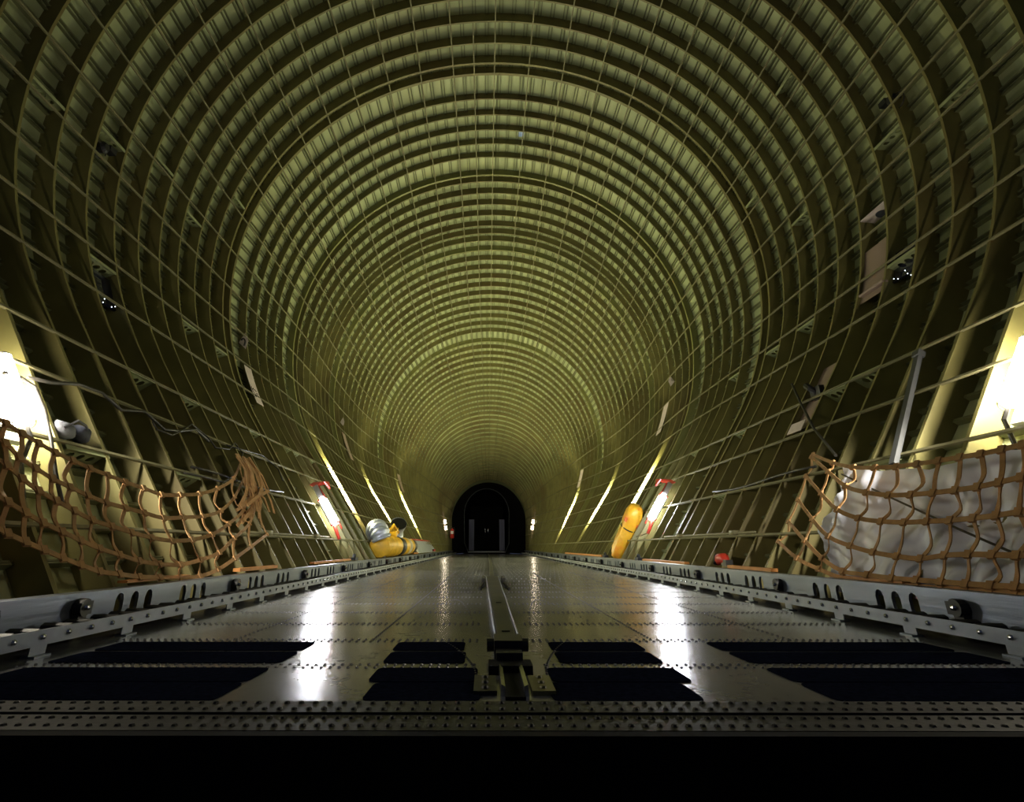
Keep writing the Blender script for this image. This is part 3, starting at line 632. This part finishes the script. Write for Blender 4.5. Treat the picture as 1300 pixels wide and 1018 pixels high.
# white tarpaulin hung behind the right net
def tarp():
    top = [Vector(p) for p in TARP_TOP][::-1]; top.append(Vector((2.20, 1.7, 0.755)))
    def at(L, t):
        d = [0]
        for i in range(1, len(L)): d.append(d[-1] + (L[i] - L[i - 1]).length)
        x = t * d[-1]
        for i in range(1, len(L)):
            if x <= d[i] + 1e-9: f = (x - d[i - 1]) / max(1e-9, d[i] - d[i - 1]); return L[i - 1].lerp(L[i], f)
        return L[-1]
    edge = [Vector(p) for p in TARP_EDGE]
    mb = MB(); NU, NV = 90, 34; rows = []; W = Vector((0.83, 0, -0.56))
    for i in range(NU + 1):
        s = i / NU; T = at(top, s); bot = Vector((1.93, T.y - 0.02, 0.12)); row = []
        for j in range(NV + 1):
            v = j / NV; p = T.lerp(bot, v); E_ = at(edge, v); fall = max(0, 1 - s / 0.12)
            p.y += (E_.y - (T.lerp(bot, v)).y) * fall * fall * 0.9 * (1 if v > 0.02 else 0)
            y, z = p.y, p.z
            b = 0.022 * math.sin(9 * y + 7 * z) + 0.015 * math.sin(23 * y - 13 * z + 2 * math.sin(5 * y)) + 0.010 * math.sin(41 * z + 17 * y) + 0.012 * abs(math.sin(14 * y + 22 * z + 1.3))
            b += 0.03 * math.sin(math.pi * v) * math.sin(3.1 * y)
            p += W * (-0.005 + b * (0.4 + 0.6 * min(1, v * 4)) )
            row.append(p)
        rows.append(row)
    mb.loft(rows, caps=False, closed=False); mb.loft([[p + W * 0.004 for p in r][::-1] for r in rows], caps=False, closed=False)
    o = tag(mb.build('tarpaulin', M['tarp'], smooth=True), 'white creased tarpaulin hung along the right wall behind the webbing net', 'tarpaulin')
    mb = MB(); mb.tube([(2.24, 3.72, 0.80), (2.13, 3.2, 0.62), (2.0, 2.6, 0.42), (1.92, 2.1, 0.25)], 0.006, 5)
    mb.build('lashing_cord', M['cable'], o)
tarp()

# ------------------------------------------------------------------ cables and pipes on the walls
for pts, r, lab in ((CABLE_1, 0.011, 'thick dark cable looping along the left wall above the net'), (CABLE_2, 0.007, 'thin tangled dark cable hanging at the far end of the left net'),
                    (CABLE_3, 0.008, 'dark cable running on from the net corner up the left wall'), (CABLE_4, 0.010, 'dark lamp lead hanging down the rib below the left work lamp'),
                    (CABLE_5, 0.012, 'dark lead dropping through a drilled gusset above the right work lamp')):
    mb = MB(); mb.tube(pts, r, 7); tag(mb.build('cable', M['cable'], smooth=True), lab, 'cable')
for sg, sd in ((-1, 'left'), (1, 'right')):
    mb = MB(); mb.tube([hull(u_of_z(0.46, 6) * sg, y, -0.006) for y in (4.9, 5.6, 6.3, 7.0, 7.4)], 0.011, 8)
    for y in (5.3, 6.8): mb.box(hull(u_of_z(0.46, 6) * sg, y, -0.015), (0.05, 0.12, 0.04))
    tag(mb.build('pipe', M['rod'], smooth=True), 'slim tan pipe clipped low along the %s wall before the caged lamp' % sd, 'pipe')
    mb = MB(); mb.tube([hull(u_of_z(0.93 + 0.02 * math.sin(y * 3), 6) * sg, y, 0.004) for y in [4.4 + 0.3 * i for i in range(8)]], 0.011, 8)
    tag(mb.build('pipe', M['cable'], smooth=True), 'wavy dark conduit strapped along the %s wall leading to the caged lamp' % sd, 'pipe')

# ------------------------------------------------------------------ plates, cards and panels on the ribs
def wall_quad(name, m, k0, k1, za, zb, sg, off, label, cat, th=0.004, shear=0.0, inset=0.012):
    y0, y1 = rk(k0) + inset, rk(k1) - inset; ua, ub = u_of_z(za, (y0 + y1) / 2) * sg, u_of_z(zb, (y0 + y1) / 2) * sg; mb = MB(); n = 6
    A = []; Bk = []
    for i in range(n + 1):
        u = ua + (ub - ua) * i / n
        A.append((hull(u, y0 + shear * i / n, off), hull(u, y1 + shear * i / n, off))); Bk.append((hull(u, y0 + shear * i / n, off + th), hull(u, y1 + shear * i / n, off + th)))
    mb.loft([[a[0], a[1], b[1], b[0]] for a, b in zip(A, Bk)])
    return tag(mb.build(name, m), label, cat)
# shelf-like plate with a round porthole on the right wall
u = u_of_z(3.50, 4.6); y0, y1 = rk(-6) + 0.01, rk(-5) - 0.01; n = hull_n(u, 4.6); X = Vector((n.z, 0, -n.x)); R = Matrix((X, Vector((0, 1, 0)), n)).transposed()
o = hull(u, (y0 + y1) / 2, 0); mb = MB(); c = o + n * 0.11; L = (y1 - y0) / 2
mb.loft([[c + Vector((0, a, 0)) + n * b + X * t for a, b in ((-L, -0.11), (L, -0.11), (L - 0.01, 0.10), (-L + 0.03, 0.12))] for t in (-0.003, 0.003)])
pl = tag(mb.build('porthole_plate', M['card']), 'pinkish metal plate with a round glass port high on the right wall', 'plate')
mb = MB(); mb.tube([c + X * 0.012, c - X * 0.012], 0.062, 20); mb.build('round_port', M['gear'], pl)
mb = MB(); mb.tube([c + X * 0.0, c - X * 0.02], 0.030, 14); mb.build('lens', M['steel'], pl)
mb = MB()
for i in range(4): mb.dome(c + Vector((0, -L + 0.06 + i * 0.05, 0)) - n * 0.085, 0.005, 0.004)
mb.build('screw', M['steel'], pl)
pk = wall_quad('bay_panel', M['pink'], -6, -5, 3.13, 2.56, 1, 0.03, 'large dusty pink panel filling a rib bay below the porthole plate', 'panel')
mb = MB(); mb.box(hull(u_of_z(2.62, 4.6), 4.63, 0.006), (0.05, 0.34, 0.02)); mb.build('lower_flange', M['pink'], pk)
p2 = wall_quad('bay_panel', M['pink'], -5, -4, 2.05, 1.42, 1, 0.06, 'dull pink panel with a dark fitting in a rib bay left of the grey post', 'panel')
mb = MB(); q = hull(u_of_z(1.72, 5.0), 5.02, 0.02); mb.box(q, (0.05, 0.16, 0.12)); mb.tube([q, q + Vector((-0.05, 0.02, 0.05)), q + Vector((-0.03, 0.1, 0.1))], 0.03, 8); mb.build('dark_fitting', M['black'], p2)
wall_quad('card', M['card'], -4.8, -4.1, 1.44, 1.34, 1, -0.006, 'small pale card below the dull pink panel on the right wall', 'card')
# number tags and paper sheets, left and right
def tag_card(k, z, sg, s, label, digit=True):
    y = rk(k); u = u_of_z(z, y) * sg; n = hull_n(u, y); t = Vector((n.z, 0, -n.x)) * (1 if sg < 0 else -1); c = hull(u, y - 0.03, 0.0)
    if t.z < 0: t = -t
    yv = Vector((0, 1, 0)); mb = MB(); w = n * s
    P = [c + t * s, c + n * s * 0.75 + yv * 0.0, c - t * s * 0.9 + n * 0.1 * s, c - n * s * 0.25]
    mb.loft([P, [p + yv * 0.004 for p in P]])
    o = tag(mb.build('number_tag', M['card']), label, 'tag')
    mb = MB(); g = c + n * s * 0.28 - yv * 0.004
    if digit: mb.tube([g + t * s * 0.35 * math.sin(a) + n * s * 0.2 * math.cos(a) for a in [0.5 + i * 0.55 for i in range(7)]] + [g - t * s * 0.5 - n * s * .05], s * 0.08, 5)
    else: mb.dome(g, s * 0.14, 0.003)
    mb.build('mark', M['ink'], o)
tag_card(2, 3.20, -1, 0.14, 'white diamond tag with a black figure on the left wall')
tag_card(16.5, 3.20, -1, 0.11, 'tiny white tag far along the left wall', False)
tag_card(11, 3.60, 1, 0.13, 'small white triangular tag on the right wall above the paper sheet', False)
s1 = wall_quad('paper_sheet', M['card'], 1.35, 2.0, 2.76, 2.22, -1, -0.004, 'pale paper sheet with scribbled writing on the left wall below the diamond tag', 'paper', shear=0.05, inset=0)
mb = MB(); rnd = random.Random(2)
for j in range(3):
    base = [hull(u_of_z(2.42 - 0.05 * j + rnd.uniform(-.015, .015), 7.5) * -1, rk(1.42) + 0.03 * i, -0.008) + Vector((0, 0, rnd.uniform(-.015, .015))) for i in range(7)]
    mb.tube(base, 0.0045, 4)
mb.build('scribble', M['ink'], s1)
wall_quad('paper_sheet', M['pink'], 15.8, 16.5, 2.90, 2.32, -1, -0.004, 'narrow pinkish sheet far along the left wall below the tiny tag', 'paper', shear=0.25, inset=0)
wall_quad('paper_sheet', M['card'], 11.0, 11.8, 3.15, 2.58, 1, -0.004, 'narrow pale sheet on the right wall below the triangular tag', 'paper', shear=0.2, inset=0)
wall_quad('paper_sheet', M['pink'], 30.0, 30.9, 2.60, 2.05, -1, -0.004, 'faint pinkish sheet deep in the hull on the left wall', 'paper', shear=0.2, inset=0)
wall_quad('paper_sheet', M['card'], 30.0, 30.9, 2.75, 2.2, 1, -0.004, 'faint pale sheet deep in the hull on the right wall', 'paper', shear=0.2, inset=0)
# dark hatches with small beads that glow by themselves
for sg, k0, z0, z1, sd in ((-1, -7, 2.66, 2.36, 'left'), (1, -7, 2.92, 2.62, 'right')):
    h = wall_quad('dark_hatch', M['glass'], k0, k0 + 1, z0, z1, sg, 0.07, 'dark blue glossy hatch between ribs on the %s wall, dotted with tiny lights' % sd, 'hatch', th=0.02)
    for dy, z in ((0.08, z1 - 0.01), (0.15, z1 - 0.03), (0.19, z1 + 0.02), (0.27, z1 - 0.02), (0.10, z1 - 0.07), (0.33, z1 + 0.01)):
        mb = MB(); q = hull(u_of_z(z, 4.3) * sg, rk(k0) + dy, 0.05); mb.dome(q, 0.0055, 0.006, 6, 'x' if sg < 0 else '-x'); mb.build('light_spot', M['spot'], h)
# dark instruments up on the ribs
for sg, y, z, lab in ((-1, 4.25, 3.98, 'dark round fitting with a coiled wire high on the left wall'), (1, 4.12, 4.42, 'dark round fitting with a coiled wire high on the right wall')):
    c = hull(u_of_z(z, y) * sg, y, 0.05); n = hull_n(u_of_z(z, y) * sg, y); root = empty('fitting', c, lab, 'fitting')
    mb = MB(); mb.tube([c + n * 0.06, c, c - n * 0.03], [0.05, 0.06, 0.035], 12); mb.box(c + Vector((0, 0.08, 0.03)), (0.07, 0.09, 0.06)); mb.build('body', M['black'], root)
    mb = MB(); mb.tube([c + Vector((0, -0.05 + 0.09 * math.cos(a), -0.07 + 0.08 * math.sin(a))) for a in [i * 0.5 for i in range(12)]], 0.006, 5); mb.build('coiled_wire', M['cable'], root)
# pale blue patch on the ceiling skin
mb = MB(); u = 0.075
mb.box(hull(0.0635, rk(4.35), depth(0, 8.4) - 0.03), (0.045, 0.26, 0.004)); mb.box(hull(0.0635, rk(4.35), depth(0, 8.4) - 0.03) + Vector((0.062, 0, -.001)), (0.03, 0.26, 0.004))
mb.box(hull(0.0635, rk(4.35), depth(0, 8.4) - 0.026) + Vector((0.03, 0, 0)), (0.11, 0.26, 0.004))
tag(mb.build('blue_patch', M['blue']), 'pale blue film patch stuck between ribs on the crown of the ceiling', 'patch')
# folded gear lying on the left gusset shelf
c = hull(u_of_z(0.93, 3.06) * -1, 3.05, 0.03) + Vector((0, 0, 0.03)); root = empty('tool_bag', c, 'dark blue and grey bag lying on a drilled shelf of the left wall', 'bag')
mb = MB(); mb.tube([c + Vector((-.03, -0.11, 0.0)), c + Vector((-.02, -0.08, 0.02)), c + Vector((0, -0.02, 0.01)), c + Vector((0.0, 0.03, 0.0))], [0.02, 0.045, 0.05, 0.025], 12); mb.build('grey_pouch', M['gear_grey'], root, smooth=True)
mb = MB(); mb.tube([c + Vector((0.0, 0.0, 0.01)), c + Vector((0.0, 0.05, 0.02)), c + Vector((0, 0.11, 0.01)), c + Vector((0.0, 0.15, -0.01))], [0.025, 0.045, 0.05, 0.02], 12); mb.build('blue_pouch', M['gear'], root, smooth=True)
mb = MB(); mb.tube([c + Vector((0.03, -0.08, 0.02)), c + Vector((0.05, -0.02, 0.07)), c + Vector((0.04, 0.06, 0.06)), c + Vector((0.02, 0.12, 0.04))], 0.007, 6); mb.build('handle', M['black'], root)

# ------------------------------------------------------------------ loose cargo on the ledges
# silver and yellow air ducts on the left
def ribbed(mb, path, r, amp, nr, ribs):
    P = [Vector(p) for p in path]; n = nr; out = []; rr = []
    seg = len(P) - 1
    for i in range(n + 1):
        t = i / n * seg; j = min(int(t), seg - 1); f = t - j
        p0, p1, p2, p3 = [P[max(0, min(seg, j + d))] for d in (-1, 0, 1, 2)]
        out.append(0.5 * ((2 * p1) + (p2 - p0) * f + (2 * p0 - 5 * p1 + 4 * p2 - p3) * f * f + (3 * p1 - p0 - 3 * p2 + p3) * f ** 3))
        rr.append((r if not isinstance(r, (list, tuple)) else r[0] + (r[1] - r[0]) * i / n) * (1 + amp * math.sin(i / n * ribs * 2 * math.pi)))
    mb.tube(out, rr, 22); return out
mb = MB(); ribbed(mb, [(-2.08, 10.35, 0.50), (-2.08, 10.15, 0.60), (-2.02, 9.95, 0.63), (-1.95, 9.85, 0.56), (-1.91, 9.85, 0.46)], 0.165, 0.06, 90, 8)
d1 = tag(mb.build('air_duct', M['duct'], smooth=True), 'fat silver foil duct arching on top of the yellow duct', 'duct')
mb = MB(); ribbed(mb, [(-1.93, 9.8, 0.355), (-1.93, 10.5, 0.355), (-1.93, 11.4, 0.355), (-1.93, 12.6, 0.355)], 0.165, 0.09, 120, 14)
d2 = tag(mb.build('air_duct', M['duct_y'], smooth=True), 'fat ribbed yellow duct lying along the left rail under the silver duct', 'duct')
for y, m, r, nm in ((11.7, 'black', 0.185, 'black_band'), (12.7, 'cream', 0.18, 'cream_band'), (13.2, 'duct_y', 0.17, 'yellow_end'), (13.7, 'black', 0.16, 'black_mouth')):
    mb = MB(); mb.tube([(-1.93, y - 0.2, 0.355), (-1.93, y, 0.355), (-1.93, y + 0.25, 0.355)], [r * .96, r, r * .97], 22); mb.build(nm, M[m], d2, smooth=True)
mb = MB(); mb.tube([(-2.00, 12.1, 0.53), (-2.00, 12.1, 0.66), (-1.95, 11.95, 0.80)], [0.13, 0.13, 0.17], 22, caps=False); mb.tube([(-2.00, 12.1, 0.53), (-2.00, 12.1, 0.66), (-1.95, 11.95, 0.80)][::-1], [0.165, 0.125, 0.125], 22, caps=False)
d3 = tag(mb.build('air_duct', M['duct'], smooth=True), 'short upright silver duct with an open black mouth behind the fat silver one', 'duct')
mb = MB(); mb.tube([(-1.957, 11.97, 0.780), (-1.955, 11.96, 0.788)], 0.16, 22); mb.build('mouth', M['black'], d3)  # black disc stands in for the shade inside the open duct
mb = MB(); mb.box((-1.93, 11.15, 0.60), (0.16, 0.3, 0.10), Matrix.Rotation(0.3, 3, 'X')); mb.tube([(-2.0, 11.0, 0.6), (-1.92, 11.1, 0.74), (-1.84, 11.2, 0.6)], 0.03, 8)
tag(mb.build('yellow_bundle', M['duct_y'], smooth=False), 'small yellow strap bundle wedged between the two silver ducts', 'strap')
# grey board with red edge
root = empty('grey_board', (-2.0, 18, 0.2), 'long flat grey board with red edging lying behind the left rail near the tail', 'board')
mb = MB(); mb.loft([[(-1.90, y, 0.19), (-2.12, y, 0.52), (-2.15, y, 0.51), (-1.94, y, 0.19)] for y in (15.2, 18.0, 20.6)]); mb.build('panel', M['grey'], root)
mb = MB(); mb.tube([(-2.13, 15.2, 0.53), (-2.13, 20.6, 0.53)], 0.022, 6); mb.build('red_edging', M['red'], root)
mb = MB(); mb.tube([(-1.90, 15.17, 0.19), (-2.12, 15.17, 0.53)], 0.03, 6); mb.build('white_end', M['white'], root)
mb = MB(); mb.box((-1.92, 19.6, 0.24), (0.05, 0.6, 0.06), Matrix.Rotation(0.3, 3, 'Z')); mb.build('red_tie', M['red'], root)

# yellow vinyl bag leaning on the right wall
def ybag():
    a = Vector((2.02, 9.62, 0.18)); b = Vector((2.33, 9.25, 0.98)); t = (b - a).normalized(); L = (b - a).length
    root = empty('equipment_bag', a, 'long yellow bag with orange patches leaning upright on the right wall', 'bag')
    n = Vector((0.83, 0, -0.56)); n = (n - t * n.dot(t)).normalized(); X = t.cross(n); rings = []; rnd = random.Random(9)
    prof = [(0, .10), (0.03, .155), (0.12, .18), (0.3, .185), (0.5, .175), (0.58, .160), (0.66, .178), (0.85, .175), (0.94, .15), (0.985, .11), (1.0, .05)]
    for f, r in prof:
        ring = []
        for j in range(28):
            q = 2 * math.pi * j / 28; c_, s_ = math.cos(q), math.sin(q); e = 0.7
            x = math.copysign(abs(c_) ** e, c_) * r; z = math.copysign(abs(s_) ** e, s_) * r * 0.75
            k = 1 + 0.06 * math.sin(5 * q + 11 * f) + 0.04 * math.sin(9 * q - 7 * f)
            ring.append(a + t * (f * L) + X * x * k + n * z * k)
        rings.append(ring)
    mb = MB(); mb.loft(rings); o = mb.build('bag_body', M['yellow'], root, smooth=True)
    mb = MB(); c = a + t * L * 0.575; mb.tube([c + X * 0.175 * math.cos(q) + n * 0.132 * math.sin(q) for q in [2 * math.pi * j / 24 for j in range(25)]], 0.009, 6); mb.build('black_strap', M['black'], root)
    dv = Vector((-0.35, -0.93, -0.05)); q0 = math.atan2(dv.dot(n), dv.dot(X)); sx = 1 if X.cross(n).z * 0 + (Vector((1, 0, 0)).dot(X) * math.cos(q0 + 1) + Vector((1, 0, 0)).dot(n) * math.sin(q0 + 1)) > 0 else -1
    for f, s, w in ((0.74, -0.45 * sx, 0.07), (0.70, 0.8 * sx, 0.06), (0.28, 0.75 * sx, 0.06)):
        mb = MB(); c = a + t * L * f; P = []
        for jj, ff in ((0, -1), (1, 1)):
            row = []
            for j in range(5):
                q = q0 + s + (j - 2) * 0.12; c_, s_ = math.cos(q), math.sin(q)
                row.append(c + t * ff * w / 2 * (3 if f == 0.30 else 1) + X * math.copysign(abs(c_) ** .7, c_) * 0.205 + n * math.copysign(abs(s_) ** .7, s_) * 0.157)
            P.append(row)
        mb.loft(P, caps=False, closed=False); mb.build('orange_patch', M['patch'], root)
ybag()
# red and dark ratchet bundle on the right rail
c = Vector((1.93, 5.15, 0.21)); root = empty('ratchet_strap', c, 'dark red ratchet strap bundle on the right rail', 'strap')
mb = MB(); mb.tube([c + Vector((0, -.12, 0)), c + Vector((0, -.05, .045)), c + Vector((0, .04, .04)), c + Vector((0, .12, 0))], [0.02, .045, .045, .02], 10); mb.build('strap_coil', M['red'], root, smooth=True)
mb = MB(); mb.box(c + Vector((0, -.1, .01)), (.06, .1, .05)); mb.tube([c + Vector((-.03, .08, .0)), c + Vector((0, .12, .06)), c + Vector((.02, .16, .03))], .02, 8); mb.build('ratchet', M['black'], root)
